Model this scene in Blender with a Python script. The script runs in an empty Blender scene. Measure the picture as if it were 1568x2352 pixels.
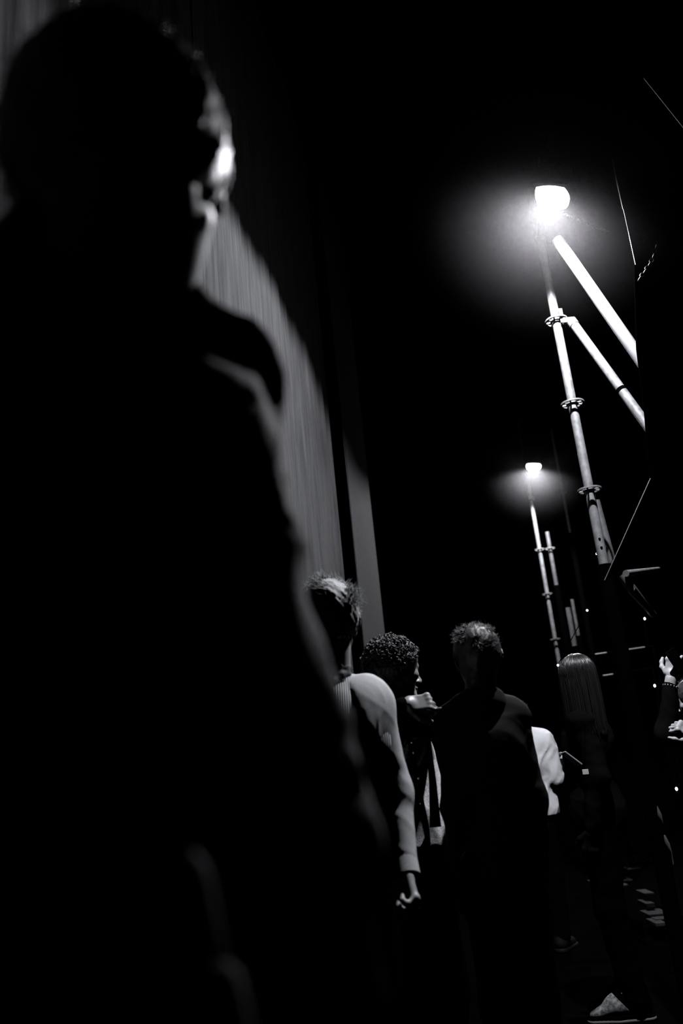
import bpy, bmesh, math, random
import numpy as np
from mathutils import Vector, Matrix

# ------------------------------------------------------------------ camera, world, exposure
scene = bpy.context.scene
COL = scene.collection
CAM = np.array([0.0, 0.0, 1.15])
FPX, PITCH, ROLL = 1900.0, math.radians(18.0), math.radians(5.5)
FW = np.array([0, math.cos(PITCH), math.sin(PITCH)])
_r0 = np.array([1.0, 0, 0]); _u0 = np.array([0, -math.sin(PITCH), math.cos(PITCH)])
RT = math.cos(ROLL) * _r0 - math.sin(ROLL) * _u0
UP = math.sin(ROLL) * _r0 + math.cos(ROLL) * _u0
cd = bpy.data.cameras.new('camera'); cam = bpy.data.objects.new('camera', cd); COL.objects.link(cam)
cd.sensor_fit = 'VERTICAL'; cd.sensor_height = 36.0; cd.sensor_width = 24.0
cd.lens = FPX / 2352.0 * 36.0
cd.clip_start = 0.05; cd.clip_end = 100
cam.matrix_world = Matrix(((RT[0], UP[0], -FW[0], CAM[0]), (RT[1], UP[1], -FW[1], CAM[1]), (RT[2], UP[2], -FW[2], CAM[2]), (0, 0, 0, 1)))
cd.dof.use_dof = True; cd.dof.focus_distance = 3.9; cd.dof.aperture_fstop = 2.0; cd.dof.aperture_blades = 9
scene.camera = cam
world = bpy.data.worlds.new('dark_hall'); scene.world = world; world.use_nodes = True
world.node_tree.nodes['Background'].inputs[0].default_value = (0, 0, 0, 1)
world.node_tree.nodes['Background'].inputs[1].default_value = 0.0
vs = scene.view_settings
vs.view_transform = 'Standard'; vs.look = 'None'; vs.gamma = 1.0; vs.exposure = 0.0; vs.use_curve_mapping = False
scene.cycles.volume_bounces = 0
scene.cycles.max_bounces = 2
scene.cycles.diffuse_bounces = 0
scene.cycles.glossy_bounces = 1
scene.cycles.adaptive_min_samples = 12
scene.cycles.volume_step_rate = 3.0
scene.cycles.volume_max_steps = 48
scene.cycles.use_adaptive_sampling = True
scene.cycles.adaptive_threshold = 0.04
scene.cycles.use_denoising = True
LIGHT_TINT = (0.93, 0.945, 1.0)
SPOT_W = 420.0        # floodlight beam power
GLOW_W = 4.5          # stray light of the bare lens
LENS_E = 9.0
rnd = random.Random(7)
rng = np.random.default_rng(11)

def at(x, y, Y):
    """a point of the hall at depth Y seen along photo pixel (x, y)"""
    d = FW + RT * (x - 784) / FPX - UP * (y - 1176) / FPX
    return CAM + d * (Y / d[1])
def proj(p):
    v = np.array(p, float) - CAM; z = v @ FW
    return 784 + FPX * (v @ RT) / z, 1176 - FPX * (v @ UP) / z

# ------------------------------------------------------------------ materials
def mat(name, v, rough=0.7, metal=0.0, var=0.0, vscale=30.0, stretch=(1, 1, 1), bump=0.0, bscale=80.0, spec=0.3, emit=0.0, sheen=0.0):
    m = bpy.data.materials.new(name); m.use_nodes = True
    nt = m.node_tree; b = nt.nodes['Principled BSDF']
    col = (v * 0.985, v * 0.99, v * 1.02, 1) if not isinstance(v, tuple) else (*v, 1)
    b.inputs['Base Color'].default_value = col
    b.inputs['Roughness'].default_value = rough; b.inputs['Metallic'].default_value = metal
    b.inputs['Specular IOR Level'].default_value = spec
    if sheen: b.inputs['Sheen Weight'].default_value = sheen
    if emit:
        b.inputs['Emission Color'].default_value = (*LIGHT_TINT, 1); b.inputs['Emission Strength'].default_value = emit
    if var or bump:
        tc = nt.nodes.new('ShaderNodeTexCoord'); mp = nt.nodes.new('ShaderNodeMapping')
        mp.inputs['Scale'].default_value = stretch
        nt.links.new(tc.outputs['Object'], mp.inputs['Vector'])
    if var:
        n = nt.nodes.new('ShaderNodeTexNoise'); n.inputs['Scale'].default_value = vscale; n.inputs['Detail'].default_value = 5
        nt.links.new(mp.outputs[0], n.inputs['Vector'])
        r = nt.nodes.new('ShaderNodeMapRange'); r.inputs[1].default_value = 0.3; r.inputs[2].default_value = 0.7
        r.inputs[3].default_value = 1 - var; r.inputs[4].default_value = 1 + var
        nt.links.new(n.outputs['Fac'], r.inputs[0])
        mx = nt.nodes.new('ShaderNodeVectorMath'); mx.operation = 'SCALE'; mx.inputs[0].default_value = col[:3]
        nt.links.new(r.outputs[0], mx.inputs['Scale']); nt.links.new(mx.outputs[0], b.inputs['Base Color'])
    if bump:
        n2 = nt.nodes.new('ShaderNodeTexNoise'); n2.inputs['Scale'].default_value = bscale; n2.inputs['Detail'].default_value = 3
        nt.links.new(mp.outputs[0], n2.inputs['Vector'])
        bp = nt.nodes.new('ShaderNodeBump'); bp.inputs['Strength'].default_value = bump; bp.inputs['Distance'].default_value = 0.004
        nt.links.new(n2.outputs['Fac'], bp.inputs['Height']); nt.links.new(bp.outputs[0], b.inputs['Normal'])
    return m
def rib_mat(name, v, pitch, depth=0.9):
    m = mat(name, v, 0.9, spec=0.15); nt = m.node_tree; b = nt.nodes['Principled BSDF']
    tc = nt.nodes.new('ShaderNodeTexCoord'); w = nt.nodes.new('ShaderNodeTexWave')
    w.wave_type = 'BANDS'; w.bands_direction = 'X'; w.inputs['Scale'].default_value = 0.314 / pitch
    w.inputs['Distortion'].default_value = 0.4; w.inputs['Detail'].default_value = 1
    nt.links.new(tc.outputs['Object'], w.inputs['Vector'])
    bp = nt.nodes.new('ShaderNodeBump'); bp.inputs['Strength'].default_value = depth; bp.inputs['Distance'].default_value = 0.004
    nt.links.new(w.outputs['Fac'], bp.inputs['Height']); nt.links.new(bp.outputs[0], b.inputs['Normal'])
    return m
M = {
 'velour': mat('black_velour', 0.046, 0.95, var=0.28, vscale=9, stretch=(6, 6, 0.35), bump=0.5, bscale=14, spec=0.05),
 'serge': mat('dark_serge', 0.040, 0.95, var=0.10, vscale=40, bump=0.2, bscale=200, spec=0.05),
 'masking': mat('masking_cloth', 0.0004, 0.95, spec=0.0),
 'shell': mat('black_paint', 0.003, 0.9, spec=0.0),
 'floor': mat('black_dance_floor', 0.0015, 1.0, var=0.2, vscale=6, spec=0.0),
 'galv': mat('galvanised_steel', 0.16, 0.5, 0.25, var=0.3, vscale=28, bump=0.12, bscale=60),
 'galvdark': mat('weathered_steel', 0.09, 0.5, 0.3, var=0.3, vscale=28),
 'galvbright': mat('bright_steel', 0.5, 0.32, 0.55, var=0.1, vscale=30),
 'rail': mat('dull_rail_steel', 0.28, 0.5, 0.5),
 'deepblack': mat('deep_black', 0.001, 0.95, spec=0.0),
 'blackmetal': mat('black_powder_coat', 0.002, 0.8, spec=0.0),
 'wirebright': mat('bright_wire', 0.9, 0.6),
 'wire': mat('steel_wire', 0.6, 0.3, 0.9),
 'cable': mat('flare_streak_pale', 0.9, 0.5), 'chain': mat('dull_chain', 0.03, 0.5, 0.3),  # cable is the pale colour of the lens flare streak
 'cord': mat('lit_edge_grey', 0.12, 0.8),  # pale colour for the lit drape edge
 'bulb': mat('small_bulb', 0.8, 0.5, emit=2.2),
 'skin': mat('skin', 0.42, 0.5, var=0.06, vscale=40, spec=0.4),
 'skindark': mat('skin_deep', 0.30, 0.45, var=0.06, vscale=40, spec=0.45),
 'hair': mat('dark_hair', 0.04, 0.5, spec=0.5),
 'hairlong': mat('straight_dark_hair', 0.012, 0.34, spec=0.7),
 'hairtip': mat('short_dark_hair', 0.07, 0.5, spec=0.4),
 'hairfair': mat('fair_hair', 0.45, 0.65, spec=0.2),
 'hairgrey': mat('ashen_hair', 0.30, 0.5, spec=0.4),
 'jacket': mat('black_jacket', 0.085, 0.85, var=0.1, vscale=60, bump=0.25, bscale=300, spec=0.1),
 'black': mat('black_cotton', 0.005, 0.95, spec=0.0),
 'charcoal': mat('charcoal_cotton', 0.009, 0.85, spec=0.1),
 'knit': mat('pale_jersey', 0.62, 0.9, bump=0.2, bscale=700, spec=0.1),
 'rib': rib_mat('pale_rib_knit', 0.60, 0.0062),
 'tee': mat('white_cotton', 0.80, 0.9, var=0.04, vscale=12, spec=0.1),
 'tweed': mat('pale_tweed', 0.75, 0.95, var=0.55, vscale=230, bump=0.4, bscale=300, spec=0.05),
 'scarf': mat('dark_scarf', 0.05, 0.6, spec=0.3), 'foldpale': mat('lit_fold_grey', 0.12, 0.9),
 'jeans': mat('dark_trousers', 0.002, 0.95, spec=0.0),
 'knitshoe': mat('mesh_shoe_upper', 0.20, 0.9, var=0.8, vscale=70, spec=0.1),
 'sole': mat('rubber_sole', 0.20, 0.8, spec=0.1),
 'lace': mat('shoe_lace', 0.35, 0.9),
 'dull': mat('dull_black_leather', 0.01, 0.6, spec=0.15),
 'paper': mat('white_paper', 0.75, 0.9),
 'metalbright': mat('silver_jewellery', 0.9, 0.15, 1.0),
 'glass': mat('dark_screen_glass', 0.01, 0.1, spec=0.5),
 'aluminium': mat('pale_aluminium', 0.6, 0.4, 0.6),
 'timber': mat('stage_timber', 0.028, 0.8, var=0.3, vscale=20),
}

def lens_mat():
    m = bpy.data.materials.new('lit_lens'); m.use_nodes = True; nt = m.node_tree; nt.nodes.clear()
    out = nt.nodes.new('ShaderNodeOutputMaterial'); ad = nt.nodes.new('ShaderNodeAddShader'); tr = nt.nodes.new('ShaderNodeBsdfTransparent'); em = nt.nodes.new('ShaderNodeEmission')
    em.inputs[0].default_value = (*LIGHT_TINT, 1); em.inputs[1].default_value = LENS_E
    nt.links.new(tr.outputs[0], ad.inputs[0]); nt.links.new(em.outputs[0], ad.inputs[1]); nt.links.new(ad.outputs[0], out.inputs['Surface']); return m
M['lens'] = lens_mat()
# ------------------------------------------------------------------ mesh helpers
def link(name, verts, faces, m, parent=None, smooth=True, base=None):
    v = np.asarray(verts, float)
    if base is not None: v = v - np.asarray(base, float)
    me = bpy.data.meshes.new(name)
    me.from_pydata(v.tolist(), [], faces if isinstance(faces, list) else faces.tolist())
    me.materials.append(m); me.update()
    if smooth: me.polygons.foreach_set('use_smooth', [True] * len(me.polygons))
    o = bpy.data.objects.new(name, me); COL.objects.link(o)
    if base is not None and parent is None: o.location = base
    if parent is not None: o.parent = parent
    return o
def tag(o, label, cat, group=None, kind=None):
    o['label'] = label; o['category'] = cat
    if group: o['group'] = group
    if kind: o['kind'] = kind
    return o
def thing(name, label, cat, loc=(0, 0, 0), group=None):
    o = bpy.data.objects.new(name, None); COL.objects.link(o); o.location = loc; o.empty_display_size = 0.1
    return tag(o, label, cat, group)
class MB:
    def __init__(s): s.v = []; s.f = []; s.n = 0
    def add(s, v, f):
        v = np.asarray(v, float)
        s.v.append(v); s.f += [tuple(int(i) + s.n for i in q) for q in f]; s.n += len(v); return s
    def tube(s, pts, r, seg=14, cap=True):
        P = np.asarray(pts, float); n = len(P)
        r = np.full(n, r) if np.isscalar(r) else np.asarray(r, float)
        T = np.gradient(P, axis=0); T /= np.linalg.norm(T, axis=1)[:, None] + 1e-12
        ref = np.array([0, 0, 1.0]) if abs(T[0][2]) < 0.9 else np.array([1.0, 0, 0])
        V = []
        a = np.linspace(0, 2 * np.pi, seg, endpoint=False)
        for i in range(n):
            u = np.cross(T[i], ref); u /= np.linalg.norm(u); w = np.cross(u, T[i]); ref = w
            V.append(P[i] + r[i] * (np.cos(a)[:, None] * u + np.sin(a)[:, None] * w))
        F = []
        for i in range(n - 1):
            for j in range(seg):
                F.append((i * seg + j, i * seg + (j + 1) % seg, (i + 1) * seg + (j + 1) % seg, (i + 1) * seg + j))
        if True: F = [q[::-1] for q in F]
        if cap: F.append(tuple(range(seg))); F.append(tuple((n - 1) * seg + j for j in range(seg))[::-1])
        return s.add(np.vstack(V), F)
    def box(s, c, h, X=(1, 0, 0), Y=(0, 1, 0), Z=(0, 0, 1), bev=0.0):
        c = np.array(c, float); A = [np.array(a, float) for a in (X, Y, Z)]
        A = [a / np.linalg.norm(a) for a in A]
        bm = bmesh.new(); bmesh.ops.create_cube(bm, size=2)
        for v in bm.verts: v.co = Vector((v.co.x * h[0], v.co.y * h[1], v.co.z * h[2]))
        if bev: bmesh.ops.bevel(bm, geom=bm.edges[:], offset=bev, segments=2, affect='EDGES', profile=0.5)
        bm.verts.ensure_lookup_table()
        V = [c + A[0] * v.co.x + A[1] * v.co.y + A[2] * v.co.z for v in bm.verts]
        F = [tuple(v.index for v in f.verts) for f in bm.faces]; bm.free()
        if np.dot(np.cross(A[0], A[1]), A[2]) < 0: F = [q[::-1] for q in F]
        return s.add(V, F)
    def ball(s, c, r, X=None, seg=12, rings=8):
        r = np.array([r] * 3 if np.isscalar(r) else r, float); V = [[0, 0, 1]]
        for i in range(1, rings):
            t = math.pi * i / rings
            for j in range(seg):
                p = 2 * math.pi * j / seg; V.append([math.sin(t) * math.cos(p), math.sin(t) * math.sin(p), math.cos(t)])
        V.append([0, 0, -1]); V = np.array(V) * r
        if X is not None: V = V @ np.array(X, float)
        F = [(0, 1 + j, 1 + (j + 1) % seg) for j in range(seg)]
        for i in range(rings - 2):
            for j in range(seg):
                a = 1 + i * seg; F.append((a + j, a + seg + j, a + seg + (j + 1) % seg, a + (j + 1) % seg))
        L = len(V) - 1; a = 1 + (rings - 2) * seg
        F += [(L, a + (j + 1) % seg, a + j) for j in range(seg)]
        return s.add(V + np.array(c, float), F)
    def torus(s, c, R, r, u, w, su=1.0, seg=14, rs=6):
        u = np.array(u, float); w = np.array(w, float); n = np.cross(u, w); V = []; F = []
        for i in range(seg):
            a = 2 * math.pi * i / seg; d = math.cos(a) * u + math.sin(a) * w; o = c + R * (math.cos(a) * u * su + math.sin(a) * w)
            for j in range(rs):
                b = 2 * math.pi * j / rs; V.append(o + r * (math.cos(b) * d + math.sin(b) * n))
        for i in range(seg):
            for j in range(rs):
                F.append((i * rs + j, ((i + 1) % seg) * rs + j, ((i + 1) % seg) * rs + (j + 1) % rs, i * rs + (j + 1) % rs))
        return s.add(V, F)
    def build(s, name, m, parent=None, smooth=True, base=None):
        o = link(name, np.vstack(s.v), s.f, m, parent, smooth, base)
        if smooth: o.data.set_sharp_from_angle(angle=math.radians(50))
        return o
def lerp(a, b, n): return [np.asarray(a, float) + (np.asarray(b, float) - np.asarray(a, float)) * t for t in np.linspace(0, 1, n)]

# ------------------------------------------------------------------ organic solids: smooth-blended distance field -> surface-net mesh
def unit(v): v = np.asarray(v, float); return v / (np.linalg.norm(v) + 1e-12)
class Field:
    def __init__(s, lo, hi, vox):
        s.lo = np.asarray(lo, float); s.vox = vox
        s.n = np.ceil((np.asarray(hi, float) - s.lo) / vox).astype(int) + 1
        s.ax = [s.lo[i] + vox * np.arange(s.n[i]) for i in range(3)]
        s.f = np.full(s.n, 1.0, np.float32)
    def sub(s, lo, hi):
        sl = []
        for i in range(3):
            a = max(0, int(math.floor((lo[i] - s.lo[i]) / s.vox))); b = min(s.n[i], int(math.ceil((hi[i] - s.lo[i]) / s.vox)) + 1)
            if b <= a: return None, None
            sl.append(slice(a, b))
        g = np.meshgrid(*[s.ax[i][sl[i]] for i in range(3)], indexing='ij')
        return tuple(sl), np.stack(g, -1)
    def put(s, sl, d, k, neg):
        a = s.f[sl]
        if neg:
            d = -d; h = np.maximum(k - np.abs(a - d), 0) / k; s.f[sl] = np.maximum(a, d) + h * h * k / 4
        else:
            h = np.maximum(k - np.abs(a - d), 0) / k; s.f[sl] = np.minimum(a, d) - h * h * k / 4
    def cap(s, a, b, ra, rb=None, k=0.02, neg=False):
        a = np.asarray(a, float); b = np.asarray(b, float); rb = ra if rb is None else rb
        m = max(ra, rb) + k + 4 * s.vox
        sl, P = s.sub(np.minimum(a, b) - m, np.maximum(a, b) + m)
        if sl is None: return s
        ba = b - a; t = np.clip(((P - a) @ ba) / (ba @ ba + 1e-12), 0, 1)
        d = np.linalg.norm(P - a - t[..., None] * ba, axis=-1) - (ra + (rb - ra) * t)
        s.put(sl, d, k, neg); return s
    def ell(s, c, r, A=None, k=0.02, neg=False):
        c = np.asarray(c, float); r = np.asarray(r, float); m = r.max() + k + 4 * s.vox
        sl, P = s.sub(c - m, c + m)
        if sl is None: return s
        Q = P - c
        if A is not None: Q = Q @ np.asarray(A, float).T
        k0 = np.linalg.norm(Q / r, axis=-1); k1 = np.linalg.norm(Q / (r * r), axis=-1)
        s.put(sl, k0 * (k0 - 1) / (k1 + 1e-9), k, neg); return s
    def box(s, c, h, A, rad=0.005, k=0.01, neg=False):
        c = np.asarray(c, float); h = np.asarray(h, float); m = np.linalg.norm(h) + rad + k + 4 * s.vox
        sl, P = s.sub(c - m, c + m)
        if sl is None: return s
        q = np.abs((P - c) @ np.asarray(A, float).T) - (h - rad)
        d = np.linalg.norm(np.maximum(q, 0), axis=-1) + np.minimum(q.max(-1), 0) - rad
        s.put(sl, d, k, neg); return s
    def cut(s, p, n):
        """keep the side the normal does not point to"""
        n = unit(n); p = np.asarray(p, float)
        X, Y, Z = np.meshgrid(*s.ax, indexing='ij', sparse=True)
        s.f = np.maximum(s.f, ((X - p[0]) * n[0] + (Y - p[1]) * n[1] + (Z - p[2]) * n[2]).astype(np.float32)); return s
    def wrinkle(s, amp, freq, seed, aniso=(1, 1, 1), ridged=True):
        r = np.random.default_rng(seed); idx = np.where(np.abs(s.f) < 0.06)
        P = np.stack([s.ax[i][idx[i]] for i in range(3)], -1) * np.asarray(aniso)
        W = P.copy()
        for _ in range(3):
            d = r.normal(size=3); d /= np.linalg.norm(d); W = W + 0.25 / freq * np.sin((P @ d) * freq * 2.2 + r.uniform(0, 6))[:, None] * r.normal(size=3)
        v = np.zeros(len(P))
        for i in range(4):
            d = r.normal(size=3); d /= np.linalg.norm(d)
            w = np.sin((W @ d) * freq * (1 + 0.6 * i) + r.uniform(0, 6)); v += ((1 - np.abs(w)) ** 2 if ridged else w) / (1 + 0.6 * i)
        s.f[idx] -= (amp * (v - v.mean())).astype(np.float32); return s
    def mesh(s):
        f = s.f; ins = f < 0; nx, ny, nz = f.shape
        c = [ins[i:nx - 1 + i, j:ny - 1 + j, k:nz - 1 + k] for i in (0, 1) for j in (0, 1) for k in (0, 1)]
        tot = sum(x.astype(np.int8) for x in c); act = (tot > 0) & (tot < 8)
        I = np.argwhere(act); ids = np.full(act.shape, -1, np.int64); ids[act] = np.arange(len(I))
        acc = np.zeros((len(I), 3)); cnt = np.zeros(len(I))
        cor = [(i, j, k) for i in (0, 1) for j in (0, 1) for k in (0, 1)]
        val = {q: f[I[:, 0] + q[0], I[:, 1] + q[1], I[:, 2] + q[2]] for q in cor}
        for a in range(8):
            for b in range(a + 1, 8):
                if sum(abs(x - y) for x, y in zip(cor[a], cor[b])) != 1: continue
                va, vb = val[cor[a]], val[cor[b]]; m = (va < 0) != (vb < 0)
                t = va[m] / (va[m] - vb[m]); pa = np.array(cor[a], float); pb = np.array(cor[b], float)
                acc[m] += pa + t[:, None] * (pb - pa); cnt[m] += 1
        V = s.lo + s.vox * (I + acc / cnt[:, None]); Q = []
        for ax in range(3):
            sl0 = [slice(1, n - 1) for n in f.shape]; sl1 = list(sl0)
            sl0[ax] = slice(0, f.shape[ax] - 1); sl1[ax] = slice(1, f.shape[ax])
            a, b = ins[tuple(sl0)], ins[tuple(sl1)]
            E = np.argwhere(a != b)
            if not len(E): continue
            fl = a[E[:, 0], E[:, 1], E[:, 2]]
            off = np.array([1 if i != ax else 0 for i in range(3)]); E = E + off
            u, w = [(1, 2), (2, 0), (0, 1)][ax]
            du = np.zeros(3, int); du[u] = 1; dw = np.zeros(3, int); dw[w] = 1
            q = [ids[tuple((E - du * i - dw * j).T)] for i, j in ((1, 1), (0, 1), (0, 0), (1, 0))]
            q = np.stack(q, 1); q[~fl] = q[~fl][:, ::-1]; Q.append(q)
        return V, np.vstack(Q)
def join(parts):
    V, F, n = [], [], 0
    for v, f in parts:
        V.append(v); F += [tuple(int(i) + n for i in q) for q in f]; n += len(v)
    return np.vstack(V), F
def strands(roots, dirs, lens, rad, segs=5, sag=(0, 0, 0), jitter=0.3, seed=1, curl=0.0):
    """tapered three-sided hairs"""
    r = np.random.default_rng(seed); N = len(roots); P = [roots]; d = dirs / np.linalg.norm(dirs, axis=1)[:, None]
    sag = np.asarray(sag, float); bend = r.normal(size=(N, 3)) * jitter
    st = np.asarray(lens)[:, None] / segs
    for i in range(segs):
        d = d + (sag + bend) / segs
        if curl: d = d + curl * np.cross(d, r.normal(size=(N, 3)))
        d /= np.linalg.norm(d, axis=1)[:, None]; P.append(P[-1] + d * st)
    P = np.stack(P, 1); T = np.gradient(P, axis=1); T /= np.linalg.norm(T, axis=2)[..., None] + 1e-9
    ref = r.normal(size=(N, 1, 3)); u = np.cross(T, ref); u /= np.linalg.norm(u, axis=2)[..., None] + 1e-9; w = np.cross(T, u)
    R = (np.asarray(rad) if not np.isscalar(rad) else np.full(N, rad))[:, None] * np.linspace(1, 0.25, segs + 1)[None]
    ring = [P + R[..., None] * (math.cos(a) * u + math.sin(a) * w) for a in (0, 2.094, 4.189)]
    V = np.stack(ring, 2).reshape(-1, 3); S = segs + 1
    i = np.arange(N)[:, None, None] * S * 3 + np.arange(segs)[None, :, None] * 3 + np.arange(3)[None, None, :]
    j = np.arange(N)[:, None, None] * S * 3 + np.arange(segs)[None, :, None] * 3 + (np.arange(3)[None, None, :] + 1) % 3
    return V, np.stack([i, j, j + 3, i + 3], -1).reshape(-1, 4)

# ------------------------------------------------------------------ the hall
def wall_x(Y): return -1.0 + 0.175 * Y           # line of the masking curtain along the gangway
def slab(name, lo, hi, m):
    lo = np.array(lo, float); hi = np.array(hi, float)
    o = MB().box((lo + hi) / 2, (hi - lo) / 2).build(name, m, smooth=False); o['kind'] = 'structure'; return o
slab('floor', (-4, -4, -0.12), (7, 16, 0.0), M['floor'])
slab('ceiling', (-4, -4, 7.5), (7, 16, 7.62), M['shell'])
slab('wall_left', (-4.12, -4, 0), (-4, 16, 7.5), M['shell'])
slab('wall_right', (7, -4, 0), (7.12, 16, 7.5), M['shell'])
slab('wall_back', (-4, 16, 0), (7, 16.12, 7.5), M['shell'])
slab('wall_front', (-4, -4.12, 0), (7, -4, 7.5), M['shell'])

def curtain(label, y0, y1, prof, m, n=160, top=6.2):
    ys = np.linspace(y0, y1, n); zs = np.concatenate([np.linspace(0.02, 1, 5), np.linspace(1.2, 5, 26), np.linspace(5.2, top, 6)])
    wn = unit((1, -0.175, 0)); V = []
    for th in (0.0, -0.006):
        for z in zs:
            for y in ys:
                o = prof(y, z) + th
                V.append((wall_x(y) + wn[0] * o, y + wn[1] * o, z))
    nz = len(zs); F = []; L = nz * n
    for i in range(nz - 1):
        for j in range(n - 1):
            a = i * n + j; F.append((a, a + n, a + n + 1, a + 1)); F.append((L + a, L + a + 1, L + a + n + 1, L + a + n))
    for i in range(nz - 1):
        for j in (0, n - 1):
            a = i * n + j; q = (a, L + a, L + a + n, a + n); F.append(q if j else q[::-1])
    for j in range(n - 1):
        for i in (0, nz - 1):
            a = i * n + j; q = (a, a + 1, L + a + 1, L + a); F.append(q if i else q[::-1])
    b = (wall_x((y0 + y1) / 2), (y0 + y1) / 2, 0.0)
    o = link('stage_curtain', V, F, m, base=b)
    return tag(o, label, 'curtain', 'black masking curtains along the gangway')
def prof_near(y, z):
    return 0.012 * math.sin(9 * y + 0.3 * z) + 0.008 * math.sin(23 * y + 1.0) + 0.005 * math.sin(51 * y + 0.8 * math.sin(z)) - (0.02 if y > 2.93 else 0) * (y - 2.93) / 0.06
def prof_mid(y, z):
    return 0.010 * math.sin(8 * y) + 0.006 * math.sin(27 * y + 0.2 * z) + 0.003 * math.sin(61 * y + 0.6 * math.sin(1.3 * z))
def prof_strip(y, z): return -0.05 + 0.03 * math.sin(2 * math.pi * (y - 5.5) / 0.16 + 0.15 * z)
def prof_far(y, z): return 0.03 + 0.006 * math.sin(6 * y + 0.15 * z)
curtain('near black curtain with fine vertical streaks beside the foreground head', -1.6, 2.994, prof_near, M['velour'], 260)
curtain('long grey-lit black curtain rising behind the fair-haired man', 3.0, 5.40, prof_mid, M['velour'], 240)
curtain('narrow gathered strip of curtain between dark gaps', 5.50, 5.80, prof_strip, M['velour'], 60)
curtain('smooth flat far curtain panel ending in a straight vertical edge', 6.0, 7.13, prof_far, M['serge'], 40)

# ------------------------------------------------------------------ floodlights on outrigger arms
P1 = at(1253, 615, 4.08); POST1 = np.array([P1[0], 4.08, 0.0])
L1 = at(1265, 462, 3.45); L2 = at(1225, 1076, 8.2)
P2 = at(1266, 1420, 8.9); POST2 = np.array([P2[0], 8.9, 0.0])
WN = unit((-1, 0.175, 0))                          # from the scaffold towards the curtain
def floodlight(label, pos, post, power, glow, size, aim, yt=0.0):
    pos = np.array(pos); a = math.radians(aim)
    n = unit(math.cos(a) * WN + np.array([0, yt, -math.sin(a)])); X = unit(np.cross(n, (0, 0, 1))); Y = np.cross(X, n)
    t = thing('floodlight', label, 'floodlight', tuple(pos), 'floodlights on the scaffold')
    h = MB().box(-n * 0.085, (size * 1.1, size * 1.1, 0.045), X, Y, n, bev=0.008)
    for i in range(7): h.box(-n * 0.135 + X * size * (i - 3) * 0.3, (0.004, size * 0.95, 0.022), X, Y, n)
    h.build('housing', M['blackmetal'], t, smooth=False)
    V = []; F = []; S = 24; R = 9                    # domed, squarish lens
    for i in range(R + 1):
        q = i / R * math.pi / 2
        for j in range(S):
            b = 2 * math.pi * j / S; e = 1 / max(abs(math.cos(b)), abs(math.sin(b))) ** 0.45
            V.append(X * size * math.cos(b) * e * math.sin(q) + Y * size * math.sin(b) * e * math.sin(q) + n * (size * 0.75 * math.cos(q) - 0.03))
    for i in range(R):
        for j in range(S): F.append((i * S + j, i * S + (j + 1) % S, (i + 1) * S + (j + 1) % S, (i + 1) * S + j))
    link('lens', V, F, M['lens'], t)
    y = MB()
    y.tube([X * size * 1.25 - n * 0.07, X * size * 1.25 - n * 0.07 + np.array([0, 0, 0.16]), -X * size * 1.25 - n * 0.07 + np.array([0, 0, 0.16]), -X * size * 1.25 - n * 0.07], 0.008, 8)
    y.build('yoke', M['blackmetal'], t)
    top = np.array([post[0], post[1], pos[2] + 0.24]) - pos
    MB().tube([top + unit(top * (1, 1, 0)) * 0.06, np.array([0, 0, 0.24]) + X * 0.0 - unit(top * (1, 1, 0)) * 0.05], 0.024, 16).build('outrigger_arm', M['blackmetal'], t)
    MB().tube([np.array([0, 0, 0.13]), np.array([0, 0, 0.23])], 0.012, 10).build('clamp', M['blackmetal'], t)
    ld = bpy.data.lights.new('beam', 'SPOT'); ld.energy = power; ld.color = LIGHT_TINT; ld.spot_size = math.radians(150); ld.spot_blend = 0.2
    ld.shadow_soft_size = 0.02
    lo = bpy.data.objects.new('beam', ld); COL.objects.link(lo); lo.parent = t; lo.location = n * 0.005
    lo.rotation_euler = Vector(-n).to_track_quat('Z', 'Y').to_euler()
    gd = bpy.data.lights.new('stray', 'POINT'); gd.energy = glow; gd.color = LIGHT_TINT; gd.shadow_soft_size = 0.02
    go = bpy.data.objects.new('stray', gd); COL.objects.link(go); go.parent = t; go.location = n * 0.005
    return n
n1 = floodlight('large bright floodlight glowing high above the nearer scaffold post', L1, POST1, SPOT_W, GLOW_W, 0.084, 68, 0.08)
n2 = floodlight('smaller distant floodlight glowing beside the far scaffold post', L2, POST2, SPOT_W, GLOW_W, 0.078, 80)

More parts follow.
